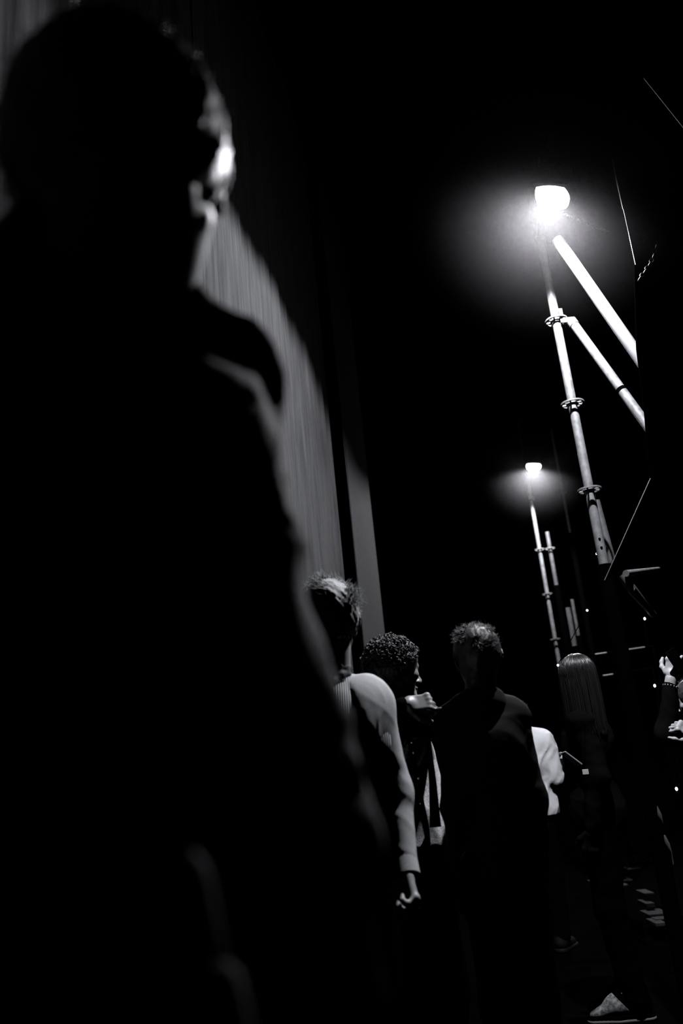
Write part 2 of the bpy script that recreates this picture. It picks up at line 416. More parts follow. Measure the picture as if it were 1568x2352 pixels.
def haze(label, c, R, dens):  # haze shaped as a ball round each lamp to imitate lens bloom
    o = MB().ball((0, 0, 0), R, seg=32, rings=20).build('haze', None or M['glass']); o.location = c
    m = bpy.data.materials.new('bloom_haze'); m.use_nodes = True; nt = m.node_tree; nt.nodes.clear()
    out = nt.nodes.new('ShaderNodeOutputMaterial'); vsn = nt.nodes.new('ShaderNodeVolumeScatter')
    tc = nt.nodes.new('ShaderNodeTexCoord'); ln = nt.nodes.new('ShaderNodeVectorMath'); ln.operation = 'LENGTH'
    mr = nt.nodes.new('ShaderNodeMapRange'); mr.inputs[1].default_value = 0; mr.inputs[2].default_value = R; mr.inputs[3].default_value = 1; mr.inputs[4].default_value = 0
    pw = nt.nodes.new('ShaderNodeMath'); pw.operation = 'POWER'; pw.inputs[1].default_value = 2.6
    mu = nt.nodes.new('ShaderNodeMath'); mu.operation = 'MULTIPLY'; mu.inputs[1].default_value = dens
    nt.links.new(tc.outputs['Object'], ln.inputs[0]); nt.links.new(ln.outputs['Value'], mr.inputs[0]); nt.links.new(mr.outputs[0], pw.inputs[0])
    th = nt.nodes.new('ShaderNodeMapRange'); th.inputs[1].default_value = 0.05; th.inputs[2].default_value = 0.24; th.inputs[3].default_value = 0.04; th.inputs[4].default_value = 1.0   # thinned near the lamp to remove a hot blob below the lens
    nt.links.new(ln.outputs['Value'], th.inputs[0]); m2 = nt.nodes.new('ShaderNodeMath'); m2.operation = 'MULTIPLY'
    nt.links.new(pw.outputs[0], m2.inputs[0]); nt.links.new(th.outputs[0], m2.inputs[1]); nt.links.new(m2.outputs[0], mu.inputs[0]); nt.links.new(mu.outputs[0], vsn.inputs['Density']); nt.links.new(vsn.outputs[0], out.inputs['Volume'])
    vsn.inputs['Anisotropy'].default_value = 0.0
    o.data.materials.clear(); o.data.materials.append(m)
    return tag(o, label, 'haze', 'haze balls imitating lens bloom at the floodlights', 'stuff')
haze('soft ball of haze imitating lens bloom around the large near floodlight', tuple(L1), 0.75, 0.10)
haze('small ball of haze imitating lens bloom around the distant floodlight', tuple(L2), 0.65, 0.09)

# ------------------------------------------------------------------ scaffold
def rosette_mesh():
    A = 32; rad = [0.0245, 0.033, 0.053, 0.062]; h = 0.0045; V = []; F = []; ix = {}
    def vid(i, j, t):
        k = (i, j % A, t)
        if k not in ix:
            a = 2 * math.pi * (j % A) / A; ix[k] = len(V); V.append((rad[i] * math.cos(a), rad[i] * math.sin(a), h if t else -h))
        return ix[k]
    full = lambda i, j: i in (0, 2) or (i == 1 and (j % 4) == 0)
    for i in range(3):
        for j in range(A):
            if not full(i, j): continue
            F.append((vid(i, j, 1), vid(i + 1, j, 1), vid(i + 1, j + 1, 1), vid(i, j + 1, 1)))
            F.append((vid(i, j, 0), vid(i, j + 1, 0), vid(i + 1, j + 1, 0), vid(i + 1, j, 0)))
            if i == 2 or not full(i + 1, j): F.append((vid(i + 1, j, 0), vid(i + 1, j + 1, 0), vid(i + 1, j + 1, 1), vid(i + 1, j, 1)))
            if i == 0 or not full(i - 1, j): F.append((vid(i, j, 0), vid(i, j, 1), vid(i, j + 1, 1), vid(i, j + 1, 0)))
            if not full(i, (j + 1) % A): F.append((vid(i, j + 1, 0), vid(i, j + 1, 1), vid(i + 1, j + 1, 1), vid(i + 1, j + 1, 0)))
            if not full(i, (j - 1) % A): F.append((vid(i, j, 0), vid(i + 1, j, 0), vid(i + 1, j, 1), vid(i, j, 1)))
    me = bpy.data.meshes.new('rosette'); me.from_pydata(V, [], F); me.materials.append(M['galv']); me.update(); return me
ROS = rosette_mesh()
def post(label, base, z0, z1, ros, r=0.0242, sleeve=None, holes=(), m=None):
    t = thing('scaffold_post', label, 'scaffold post', tuple(base), 'upright scaffold posts')
    MB().tube([(0, 0, z0), (0, 0, z1)], r, 24).build('standard_tube', m or M['galv'], t)
    for z in ros:
        o = bpy.data.objects.new('rosette', ROS); COL.objects.link(o); o.parent = t; o.location = (0, 0, z); o.scale = (r / 0.0242,) * 3
        o.rotation_euler.z = 0.2
    if sleeve is not None:
        MB().tube([(0, 0, 0.0), (0, 0, sleeve)], r + 0.014, 20).build('dark_sleeve', M['deepblack'], t)  # near-black tube added over the length where the post goes dark
    MB().box((0, 0, 0.006), (0.075, 0.075, 0.006), bev=0.003).build('base_plate', M['galvdark'], t, smooth=False)
    for p, ang in holes:
        MB().ball((r * 0.93 * math.cos(ang), r * 0.93 * math.sin(ang), p), 0.0065, seg=10, rings=6).build('pin_hole', M['deepblack'], t)
    return t
zr = [at(1278, 737, 4.08)[2], at(1315, 927, 4.08)[2], at(1355, 1125, 4.08)[2]]
zlow = at(1386, 1298, 4.08)[2]
post('nearest bright scaffold post with three ring discs under the large floodlight', POST1, 0.0, 4.35, zr, 0.0242, zlow, [(at(1377, 1240, 4.08)[2], -1.75), (at(1380, 1260, 4.08)[2], -1.7)])
zz = [at(1250, 1365, 8.9)[2], at(1275, 1468, 8.9)[2], at(1240, 1262, 8.9)[2]]
post('far scaffold post rising from the long-haired head', POST2, 0.0, 5.0, zz, 0.022, 1.0)
p3 = at(1290, 1120, 9.6)
post('thin far scaffold post right of the distant floodlight', (p3[0], 9.6, 0), 0.0, at(1262, 985, 9.6)[2], [at(1285, 1133, 9.6)[2]], 0.018, at(1306, 1225, 9.6)[2])
p4 = at(1268, 1290, 8.75)
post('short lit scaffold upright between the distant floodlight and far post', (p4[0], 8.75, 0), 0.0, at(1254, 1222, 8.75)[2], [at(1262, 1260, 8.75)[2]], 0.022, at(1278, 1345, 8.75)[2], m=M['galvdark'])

def tubes(name, label, cat, pts, r, m, group=None, seg=18, rings=()):
    pts = [np.asarray(p, float) for p in pts]; b = pts[-1] if pts[-1][2] < pts[0][2] else pts[0]
    if not rings:
        return tag(MB().tube(pts, r, seg).build(name, m, base=b), label, cat, group)
    t = thing(name, label, cat, tuple(b), group)
    MB().tube([p - b for p in pts], r, seg).build('brace_tube', m, t)
    d = unit(pts[-1] - pts[0])
    for q, rr, hl, mm in rings:
        MB().tube([q - b - d * hl, q - b + d * hl], rr, seg).build('collar', mm, t)
    return t
BR = 'diagonal scaffold braces'
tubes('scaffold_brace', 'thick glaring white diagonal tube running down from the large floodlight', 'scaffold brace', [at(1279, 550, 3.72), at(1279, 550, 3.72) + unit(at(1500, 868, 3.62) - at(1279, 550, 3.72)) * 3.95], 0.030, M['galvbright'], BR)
b0, b1 = at(1312, 737, 4.02), at(1498, 994, 3.82)
tubes('scaffold_brace', 'grey diagonal tube with a dark joint leaving the top ring disc', 'scaffold brace', [b0, b1], 0.024, M['galv'], BR,
      rings=[(b0 + (b1 - b0) * 0.64, 0.0255, 0.010, M['deepblack']), (b0 + (b1 - b0) * 0.02, 0.027, 0.02, M['galv'])])
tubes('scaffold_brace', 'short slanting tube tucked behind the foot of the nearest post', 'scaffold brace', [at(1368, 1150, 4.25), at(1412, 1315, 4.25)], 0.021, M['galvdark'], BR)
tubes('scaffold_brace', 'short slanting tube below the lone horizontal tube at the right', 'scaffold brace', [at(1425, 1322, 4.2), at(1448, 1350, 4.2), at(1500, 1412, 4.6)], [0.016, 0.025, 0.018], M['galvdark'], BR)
p5 = at(1312, 1440, 8.5)
post('bright white short upright standing behind the long-haired head', (p5[0], 8.5, 0), 0.0, at(1302, 1396, 8.5)[2], [], 0.027, at(1324, 1484, 8.5)[2])
p6 = at(1321, 1420, 8.8)
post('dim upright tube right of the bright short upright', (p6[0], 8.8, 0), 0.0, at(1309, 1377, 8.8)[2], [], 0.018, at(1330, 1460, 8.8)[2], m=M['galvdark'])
tubes('scaffold_ledger', 'lone horizontal tube pointing right beneath the hanging black drape', 'scaffold ledger', [at(1437, 1317, 4.15), at(1512, 1306, 4.6)], [0.017, 0.010], M['galv'], 'horizontal scaffold tubes')
# wedge head of the brace on the top ring disc
w = thing('scaffold_clamp', 'bolted wedge clamp on the top ring disc of the nearest post', 'clamp', tuple(at(1312, 737, 4.03)))
MB().box((-0.018, 0.0, 0.004), (0.03, 0.012, 0.016), bev=0.004).build('wedge_head', M['galv'], w, smooth=False)
MB().box((-0.045, 0.01, 0.045), (0.011, 0.003, 0.045), bev=0.003).build('wedge', M['galvdark'], w, smooth=False)
MB().tube([(0.004, -0.018, 0.0), (0.004, 0.02, 0.0)], 0.013, 16).build('bolt', M['metalbright'], w)
c = np.array([POST2[0], 8.9 - 0.03, at(1243, 1142, 8.87)[2]]); cl = thing('scaffold_clamp', 'small bright coupler just under the distant floodlight', 'clamp', tuple(c))
MB().box((0, 0, 0), (0.034, 0.016, 0.022), X=(1, 0, -0.3), bev=0.003).build('jaw', M['galv'], cl, smooth=False)
MB().tube([(0.01, -0.026, 0), (0.01, 0.02, 0)], 0.009, 10).build('bolt', M['metalbright'], cl)
# far handrail: two rails, near-black tubes added over their dark gaps
for y0, y1, segs, lab in ((1506, 1486, ((1366, 1392), (1409, 1413), (1436, 1480)), 'upper far handrail broken into pale dashes by added black tubes'),
                          (1558, 1537, ((1384, 1407),), 'lower far handrail showing one pale dash right of the long hair')):
    t = None; a, b = at(1340, y0 + 1, 9.0), at(1500, y1 - 2, 9.0)
    t = thing('handrail', lab, 'handrail', tuple(a), 'far handrails')
    MB().tube([np.zeros(3), b - a], 0.0095, 12).build('rail_tube', M['rail'], t)
    for e_ in (np.zeros(3), b - a): MB().tube([e_, np.array([e_[0], e_[1], -a[2]])], 0.016, 10).build('upright', M['deepblack'], t)
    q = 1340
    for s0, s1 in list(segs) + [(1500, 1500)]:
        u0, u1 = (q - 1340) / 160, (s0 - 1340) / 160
        if u1 - u0 > 0.01: MB().tube([(b - a) * u0, (b - a) * u1], 0.0125, 12).build('dark_cover', M['deepblack'], t)
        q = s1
# hanging black drape and a pale tube added for its lit edge
dp = [(1402, 340, 3.40), (1428, 470, 3.40), (1456, 606, 3.40), (1462, 800, 3.40), (1480, 945, 3.40), (1493, 1100, 3.40), (1388, 1334, 3.40), (1440, 1300, 3.40), (1640, 1268, 3.40), (1640, 340, 3.40)]
V = [at(*p) for p in dp]; nv = len(V); V2 = V + [v + np.array([0.0, 0.012, 0]) for v in V]
F = [tuple(range(nv)), tuple(range(2 * nv - 1, nv - 1, -1))] + [(i, i + nv, (i + 1) % nv + nv, (i + 1) % nv) for i in range(nv)]
dr = link('black_drape', V2, F, M['masking'], smooth=False, base=V[6])
tag(dr, 'black drape hanging over the scaffold at the right edge', 'drape')
c0 = np.array(V[6])
MB().tube([V[5] - c0 + np.array([0, -0.004, 0]), V[6] - c0 + np.array([0, -0.004, 0])], 0.0032, 8).build('lit_drape_edge', M['cord'], dr)
# wires and chains
tubes('steel_cable', 'thin taut steel cable crossing the upper right corner', 'cable', [at(1480, 178, 2.6), at(1580, 303, 2.6)], 0.0048, M['wirebright'], seg=8)
tubes('steel_cable', 'thin wire hanging down the edge of the black drape', 'cable', lerp(at(1406, 366, 3.396), at(1430, 478, 3.396), 3) + lerp(at(1432, 484, 3.396), at(1459, 608, 3.396), 3), [0.002, 0.005, 0.003, 0.0015, 0.0015, 0.002], M['wire'], seg=8)
tubes('flare_streak', 'thin straight streak standing in for lens flare above the large floodlight', 'cable', [L1 + np.array([0, 0.05, 0.22]), at(1262, 290, 3.5), at(1275, 110, 3.5)], [0.006, 0.004, 0.0025], M['cable'], seg=8)  # thin tube added in place of a lens flare streak
def chain(label, pts, n, size):
    pts = np.array(pts, float); mb = MB(); tl = np.linspace(0, 1, n); idx = np.linspace(0, 1, len(pts))
    C = np.stack([np.interp(tl, idx, pts[:, i]) for i in range(3)], 1); b = C[-1]
    for i in range(n):
        d = unit(C[min(i + 1, n - 1)] - C[max(i - 1, 0)]); s_ = unit(np.cross(d, (0.3, 1, 0.2))); w_ = np.cross(d, s_)
        mb.torus(C[i] - b, size, size * 0.28, d, s_ if i % 2 else w_, 1.5, 12, 5)
    o = mb.build('safety_chain', M['chain']); o.location = b
    return tag(o, label, 'chain', 'safety chains on the scaffold')
chain('short sagging chain hanging right of the large floodlight', [at(1300, 494, 3.5), at(1340, 508, 3.55), at(1362, 522, 3.6), at(1392, 530, 3.6)], 11, 0.0085)
chain('short curved chain hanging on the black drape at right', [at(1506, 566, 3.392), at(1497, 596, 3.392), at(1484, 618, 3.392), at(1468, 640, 3.392)], 9, 0.0085)
# string of small bulbs
anc = {}
bul = [(1370, 1272, 4.7), (1348, 1402, 4.7), (1281, 1528, 4.7)]
bul2 = [(1480, 1421, 4.6), (1503, 1575, 4.4), (1553, 1812, 4.2)]
for bs, lab in ((bul, 'black cable with three tiny round lights left of the far handrail'), (bul2, 'black cable with three tiny lights near the raised hand')):
    pts = [at(*q) for q in bs]; b = pts[-1]; hook = [at(1384, 1230, 4.1) if bs is bul else at(1480, 1311, 4.38)]
    t = thing('string_light', lab, 'string light', tuple(b), 'strings of tiny lights')
    MB().tube([p - b + np.array([0, 0.012, 0]) for p in hook + pts], 0.0025, 6).build('cable', M['deepblack'], t)
    for i, p in enumerate(pts):
        MB().ball(p - b, (0.0068, 0.0068, 0.0068 if bs is bul else 0.009), seg=12, rings=8).build('bulb', M['bulb'], t)
# small stage steps on the floor at the right
sb = at(1500, 2115, 6.1); t = thing('stage_steps', 'low dark metal steps on the floor by the right edge', 'steps', (sb[0], 6.1, 0))
def treadpx(x0, x1, y, Y, hh, m):
    a, b = at(x0, y, Y), at(x1, y - (x1 - x0) * 0.1, Y); a = a - np.array([sb[0], 6.1, 0]); b = b - np.array([sb[0], 6.1, 0])
    MB().box((a + b) / 2, (np.linalg.norm(b - a) / 2, 0.10, hh), X=unit(b - a), bev=0.003).build('tread', m, t, smooth=False)
treadpx(1470, 1492, 2050, 6.45, 0.006, M['timber']); treadpx(1474, 1493, 2076, 6.35, 0.014, M['timber']); treadpx(1479, 1526, 2098, 6.2, 0.006, M['timber'])
treadpx(1494, 1528, 2108, 6.1, 0.005, M['timber']); treadpx(1494, 1518, 2119, 6.0, 0.010, M['timber'])
zt = at(1500, 2050, 6.45)[2]
for dx in (-0.13, 0.17): MB().box((dx, 0.1, zt / 2 - 0.03), (0.012, 0.26, max(0.05, zt / 2 - 0.06))).build('stringer', M['blackmetal'], t, smooth=False)

# ------------------------------------------------------------------ people
class Fr:
    """local frame: forward, right, up"""
    def __init__(s, o, yaw, pitch=0.0, roll=0.0):
        s.o = np.asarray(o, float); y = math.radians(yaw)
        f = np.array([math.cos(y), math.sin(y), 0]); r = np.array([math.sin(y), -math.cos(y), 0]); u = np.array([0, 0, 1.0])
        p = math.radians(pitch); f, u = f * math.cos(p) + u * math.sin(p), u * math.cos(p) - f * math.sin(p)
        q = math.radians(roll); r, u = r * math.cos(q) - u * math.sin(q), u * math.cos(q) + r * math.sin(q)
        s.f, s.r, s.u = f, r, u; s.A = np.stack([f, r, u])
    def __call__(s, f, r, u): return s.o + s.f * f + s.r * r + s.u * u

def head_field(fr, neck_to, s=1.0, vox=0.004, ears=True):
    lo = np.minimum(fr.o - 0.17 * s, neck_to - 0.09); hi = np.maximum(fr.o + 0.17 * s, neck_to + 0.09)
    S = Field(lo, hi, vox); P = lambda f, r, u: fr(f * s, r * s, u * s); A = fr.A; e = lambda c, r, k=0.02, neg=False: S.ell(P(*c), np.array(r) * s, A, k, neg)
    e((-0.008, 0, 0.03), (0.098, 0.076, 0.085)); e((-0.032, 0, 0.018), (0.075, 0.072, 0.078))
    e((0.028, 0, -0.04), (0.062, 0.058, 0.078), 0.03); e((0.05, 0, 0.045), (0.045, 0.058, 0.05), 0.03)
    S.cap(P(0.078, -0.006, -0.106), P(0.078, 0.006, -0.106), 0.02 * s, k=0.025)
    for q in (-1, 1):
        S.cap(P(0.0, q * 0.052, -0.055), P(0.07, q * 0.016, -0.108), 0.017 * s, 0.014 * s, 0.02)
        S.cap(P(0.088, q * 0.012, 0.014), P(0.078, q * 0.042, 0.012), 0.011 * s, 0.01 * s, 0.016)
        e((0.063, q * 0.043, -0.022), (0.022, 0.02, 0.018), 0.02)
        e((0.097, q * 0.031, -0.006), (0.014, 0.017, 0.011), 0.012, True)
        e((0.077, q * 0.031, -0.006), (0.0125, 0.0125, 0.0115), 0.004)
        S.cap(P(0.082, q * 0.019, 0.0015), P(0.080, q * 0.044, -0.001), 0.004 * s, 0.0035 * s, 0.004)
        e((0.102, q * 0.012, -0.044), (0.012, 0.009, 0.009), 0.008)
        if ears:
            c = (-0.008, q * 0.079, -0.006)
            # helix: arc of small capsules, concha hollow, lobe
            pts = []
            for a in np.linspace(-70, 215, 12):
                a_ = math.radians(a); pts.append((c[0] - 0.019 * math.cos(a_) , q * (0.078 + 0.013 * max(0, math.cos(a_ * 0.6 - 0.3))), c[2] + 0.006 + 0.027 * math.sin(a_)))
            for a, b in zip(pts[:-1], pts[1:]): S.cap(P(*a), P(*b), 0.0048 * s, 0.0048 * s, 0.005)
            e((c[0], q * 0.077, c[2] + 0.002), (0.018, 0.006, 0.027), 0.006)
            e((c[0] + 0.004, q * 0.086, c[2] - 0.002), (0.009, 0.007, 0.014), 0.004, True)
            e((c[0] + 0.006, q * 0.079, c[2] - 0.029), (0.009, 0.006, 0.010), 0.008)
            S.cap(P(c[0] + 0.014, q * 0.078, c[2] - 0.012), P(c[0] + 0.012, q * 0.077, c[2] + 0.004), 0.005 * s, k=0.006)
    S.cap(P(0.092, 0, 0.004), P(0.116, 0, -0.036), 0.008 * s, 0.0125 * s, 0.014)
    e((0.09, 0, -0.068), (0.013, 0.023, 0.0065), 0.008); e((0.0875, 0, -0.08), (0.013, 0.02, 0.0075), 0.007)
    S.cap(P(0.107, -0.02, -0.0735), P(0.107, 0.02, -0.0735), 0.0022 * s, k=0.003, neg=True)
    S.cap(P(-0.03, 0, -0.05), neck_to, 0.056 * s, 0.062 * s, 0.03)
    return S

def hand(wr, d, palm, side, curl=0.5, s=1.0, spread=0.12, curls=None, thumb=0.5, fat=0.0):
    """wr wrist, d pointing direction, palm normal, side: +1 thumb on the d x palm side"""
    d = unit(d); n = unit(np.asarray(palm, float) - d * np.dot(palm, d)); t = np.cross(d, n) * side
    S = Field(wr - 0.17 * s, wr + 0.2 * s, 0.0032); A = np.stack([d, t, n])
    P = lambda a, b, c: wr + (d * a + t * b + n * c) * s
    S.cap(P(-0.05, 0, 0), P(0.01, 0, 0), 0.026 * s, 0.024 * s, 0.02)
    S.box(P(0.052, 0.0, 0), np.array((0.045, 0.036, 0.013)) * s, A, 0.012 * s, 0.02)
    curls = curls or [curl] * 4
    for i, (b, ln, r) in enumerate(((0.030, 0.072, 0.0088), (0.010, 0.080, 0.009), (-0.010, 0.074, 0.0086), (-0.029, 0.058, 0.0078))):
        p = P(0.092 - 0.004 * abs(i - 1), b, 0); a = 0.0; dd = d + t * spread * (1.2 - i * 0.8); dd = unit(dd)
        for j, (fr_, c_) in enumerate(((0.46, 0.8), (0.30, 1.0), (0.24, 0.7))):
            a += curls[i] * c_ * 1.35; q = p + (dd * math.cos(a) + n * math.sin(a)) * ln * fr_ * s
            S.cap(p, q, (r - 0.0006 * j) * s, (r - 0.0006 * (j + 1)) * s, 0.006); p = q
        S.ell(P(0.092 - 0.004 * abs(i - 1), b, -0.006), np.array((0.010, 0.009, 0.008)) * s, A, 0.01)
    p = P(0.016, 0.026, 0.004)
    for j, (ln, r) in enumerate(((0.042, 0.0125), (0.033, 0.0105), (0.026, 0.009))):
        a = 0.75 - j * 0.28 * (1 + thumb); q = p + unit(d * math.cos(a) + t * math.sin(a) * (1 - 0.3 * j) + n * (0.25 + thumb * 0.45 * j)) * ln * s
        S.cap(p, q, r * s, (r - 0.0012) * s, 0.010); p = q
    S.f -= fat
    return S.mesh()

def hair_cap(fr, s, thick, line, vox=0.0045, nape=-0.05, wr=0.0, seed=3):
    """solid hair mass: grown skull cut by the hairline"""
    S = Field(fr.o - 0.19 * s, fr.o + 0.19 * s, vox); P = lambda f, r, u: fr(f * s, r * s, u * s)
    S.ell(P(-0.008, 0, 0.032), np.array((0.098, 0.077, 0.086)) * s + thick, fr.A); S.ell(P(-0.034, 0, 0.012), np.array((0.075, 0.072, 0.085)) * s + thick, fr.A)
    if wr: S.wrinkle(wr, 90, seed)
    S.cut(P(0.0, 0, nape), -fr.u + fr.f * line); S.cut(P(0.082, 0, 0.03), fr.f * 1.0 - fr.u * 0.75)
    for q in (-1, 1): S.cut(P(0.02, q * 0.05, -0.002), fr.f * 0.6 - fr.u * 0.9 + fr.r * q * 0.15) if False else None
    return S.mesh()
def scalp(fr, s, n, thick, umin=-0.02, fmin=-1.0, seed=5):
    r = np.random.default_rng(seed); out = []; nr = []
    while len(out) < n:
        v = unit(r.normal(size=3)); p = np.array((-0.012, 0, 0.03)) + v * (np.array((0.1, 0.078, 0.087)) + thick / s)
        if p[2] < umin + max(0, p[0]) * 0.9 or p[0] < fmin: continue
        out.append(fr(*(p * s))); nr.append(fr.f * v[0] + fr.r * v[1] + fr.u * v[2])
    return np.array(out), np.array(nr)

def person(label, base, H, yaw, head=(0, 0, 0), head_at=None, lean=(0, 0), ws=1.0, arms=None, top='jacket', topm=None, hem=0.86, puff=0.02, wr=0.006,
           legm=None, skin=None, hair=None, hands=True, seed=1, dark_hands=(), sleeve_to=1.0, collar=0.016, vox=0.009, shoes=True, coat=False, girth=1.0, hs=0.985, collar_up=0.0, hump=None, raglan=None, dark_arms=None):
    s = H / 1.755; B = Fr((base[0], base[1], 0), yaw); skin = skin or M['skin']; topm = topm or M['black']; legm = legm or M['jeans']
    L = lambda f, r, u: B(f * s, r * s * ws, u * s)
    LN = lambda f, r, u: L(f + lean[0] * max(0, (u - 0.95) / 0.5), r + lean[1] * max(0, (u - 0.95) / 0.5), u)
    hc = LN(0.02, 0, 1.64) if head_at is None else np.asarray(head_at, float)
    hf = Fr(hc, yaw + head[0], head[1], head[2]); nb = LN(-0.02, 0, 1.44)
    sh = {-1: LN(-0.01, -0.178, 1.405), 1: LN(-0.01, 0.178, 1.405)}
    arms = arms or {}
    el, wri = {}, {}
    for q in (-1, 1):
        a = arms.get(q)
        if a is not None and isinstance(a[0], str): a = arms[q] = (L(*a[1]), L(*a[2])) + tuple(a[3:])
        if a is None: el[q] = L(-0.03, q * 0.23, 1.12); wri[q] = L(0.04, q * 0.235, 0.87)
        else: el[q], wri[q] = np.asarray(a[0], float), np.asarray(a[1], float)
    hips = {q: L(0, q * 0.088, 0.92) for q in (-1, 1)}; kn = {q: L(0.025, q * 0.1, 0.50) for q in (-1, 1)}; an = {q: L(-0.02, q * 0.105, 0.09) for q in (-1, 1)}
    pts = np.array([hc + (0, 0, 0.1), L(0.2, 0.2, 0), L(-0.2, -0.2, 0), L(0.2, -0.2, 0), L(-0.2, 0.2, 0)] + [sh[q] for q in sh] + [el[q] for q in el] + [wri[q] for q in wri])
    lo, hi = pts.min(0) - 0.13, pts.max(0) + 0.13; lo[2] = -0.02
    def torso(S, t, zmin=0.0):
        E = lambda c, r, k=0.05: S.ell(LN(*c), (np.array(r) * np.array((girth, ws * girth, 1)) * s + t), B.A, k)
        E((0.0, 0, 0.96), (0.115, 0.168, 0.14)); E((0.0, 0, 1.10), (0.10, 0.148, 0.16)); E((0.0, 0, 1.27), (0.118, 0.168, 0.17))
        S.cap(LN(-0.01, -0.15, 1.395), LN(-0.01, 0.15, 1.395), 0.062 * s + t, k=0.05)
        if hump: S.ell(LN(*hump[0]), np.array(hump[1]) * s + t, B.A, 0.06)
        for q in (-1, 1):
            S.cap(LN(-0.02, q * 0.03, 1.475), sh[q], 0.046 * s + t * 0.6, 0.056 * s + t, 0.04)
            S.ell(LN(-0.07, q * 0.075, 1.29), np.array((0.055, 0.075, 0.1)) * s + t, B.A, 0.05)
    def arm(S, q, t, frac=1.0):
        S.cap(sh[q], el[q], 0.052 * s + t, 0.042 * s + t, 0.03)
        if frac > 0.5: S.cap(el[q], el[q] + (wri[q] - el[q]) * (frac - 0.5) * 2, 0.042 * s + t, 0.030 * s + t * 0.45, 0.03)
    # body: head, trunk and hands are one skin mesh
    parts = [head_field(hf, nb, s * hs).mesh()]
    S = Field(lo, hi, 0.013); torso(S, 0.0)
    for q in (-1, 1):
        arm(S, q, 0.0)
        S.cap(hips[q], kn[q], 0.088 * s, 0.058 * s, 0.04); S.cap(kn[q], an[q], 0.056 * s, 0.04 * s, 0.03); S.cap(an[q], an[q] + B.f * (0.12 if shoes else 0.05) * s + np.array([0, 0, -0.05 if shoes else -0.035]), 0.035, 0.025, 0.03)
    S.cap(nb, hc + (nb - hc) * 0.4, 0.052 * s, k=0.03); parts.append(S.mesh())
    hand_covers = []
    if hands:
        for q in (-1, 1):
            a = arms.get(q); hp = a[2] if a is not None and len(a) > 2 else dict(d=unit(wri[q] - el[q]), palm=-B.r * q + B.f * 0.2, side=None)
            hp = dict(hp); d = hp.pop('d'); pn = hp.pop('palm'); sd = hp.pop('side', None)
            if sd is None: sd = 1 if np.dot(np.cross(d, pn), B.f) > 0 else -1
            parts.append(hand(wri[q] + unit(d) * 0.012, d, pn, sd, s=s, **hp))
            if q in dark_hands: hand_covers.append(hand(wri[q] + unit(d) * 0.010, d, pn, sd, s=s, fat=0.004, **hp))
    v, f = join(parts); base3 = np.array([base[0], base[1], 0.0])
    root = link('person', v, f, skin, base=base3); tag(root, label, 'person', 'people waiting in the dark gangway')
    rel = lambda name, v, f, m, par=root: link(name, v - base3, f, m, par)
    for gp in hand_covers: rel('hand_cover', *gp, M['black'])  # black covers added so the hands stay dark
    # trousers
    S = Field(lo, hi, 0.011)
    S.ell(L(0, 0, 0.97), np.array((0.125, 0.178 * ws, 0.13)) * s * girth + 0.008, B.A, 0.04)
    for q in (-1, 1): S.cap(hips[q], kn[q], 0.098 * s, 0.076 * s, 0.03); S.cap(kn[q], an[q], 0.074 * s, 0.062 * s, 0.03)
    S.cut((0, 0, 0.07), (0, 0, -1)); S.wrinkle(0.004, 16, seed + 3); rel('trousers', *S.mesh(), legm)
    # top
    S = Field(lo, hi, vox); torso(S, puff)
    if coat:
        for q in (-1, 1): S.cap(hips[q] + (0, 0, 0.05), L(0, q * 0.10, 0.62), 0.135 * s, 0.15 * s, 0.08)
    else: S.ell(L(0, 0, 0.93), np.array((0.125, 0.178 * ws, 0.13)) * s * girth + puff, B.A, 0.05)
    if raglan is None:
        for q in (-1, 1): arm(S, q, puff, sleeve_to)
    if wr: S.wrinkle(wr, 20, seed)
    S.cut((0, 0, hem), (0, 0, -1))
    if raglan is None and sleeve_to >= 1.0:
        for q in (-1, 1):
            pass
    tp = rel(top, *S.mesh(), topm)
    if raglan is not None:
        for q in (-1, 1):
            S = Field(np.minimum(np.minimum(sh[q], el[q]), np.minimum(wri[q], nb)) - 0.12, np.maximum(np.maximum(sh[q], el[q]), np.maximum(wri[q], nb)) + 0.12, vox * 0.8)
            arm(S, q, puff + 0.004, 1.0); S.cap(LN(-0.02, q * 0.055, 1.462), sh[q], 0.044 * s + puff, 0.058 * s + puff, 0.03)
            S.ell(sh[q] + B.f * -0.02, np.array((0.07, 0.05, 0.085)) * s + puff, B.A, 0.04)
            S.ell(LN(-0.065, q * 0.155, 1.34), np.array((0.085, 0.05, 0.11)) * s + puff, B.A, 0.05)
            S.wrinkle(wr, 26, seed + q + 5); rel('sleeve', *S.mesh(), raglan)
            d = unit(wri[q] - el[q]); MB().tube([wri[q] - d * 0.03 - base3, wri[q] + d * 0.014 - base3], [0.034 * s + puff * 0.5, 0.035 * s + puff * 0.5], 20).build('cuff', raglan, root)
    if dark_arms is not None:
        S = Field(lo, hi, vox * 1.3)
        for q in (-1, 1): S.cap(el[q] * 0.5 + sh[q] * 0.5, el[q], 0.05 * s, 0.046 * s, 0.03); S.cap(el[q], wri[q], 0.046 * s, 0.034 * s, 0.03)
        rel('arm_cover', *S.mesh(), dark_arms)  # black tubes added so the arms stay dark below the shirt
    if collar:
        S = Field(nb - 0.16, nb + 0.16, 0.006)
        ring = [nb + (np.array([0, 0, 0.03 + collar_up]) + B.f * (0.068 * math.cos(a) + 0.012) + B.r * 0.068 * math.sin(a) - np.array([0, 0, 0.025 * math.cos(a)])) * s for a in np.linspace(0, 2 * math.pi, 19)]
        for a, b in zip(ring[:-1], ring[1:]): S.cap(a, b, collar, k=0.01); S.cap(a - (0, 0, 0.03), b - (0, 0, 0.03), collar + 0.008, k=0.015)
        rel('collar', *S.mesh(), topm, tp)
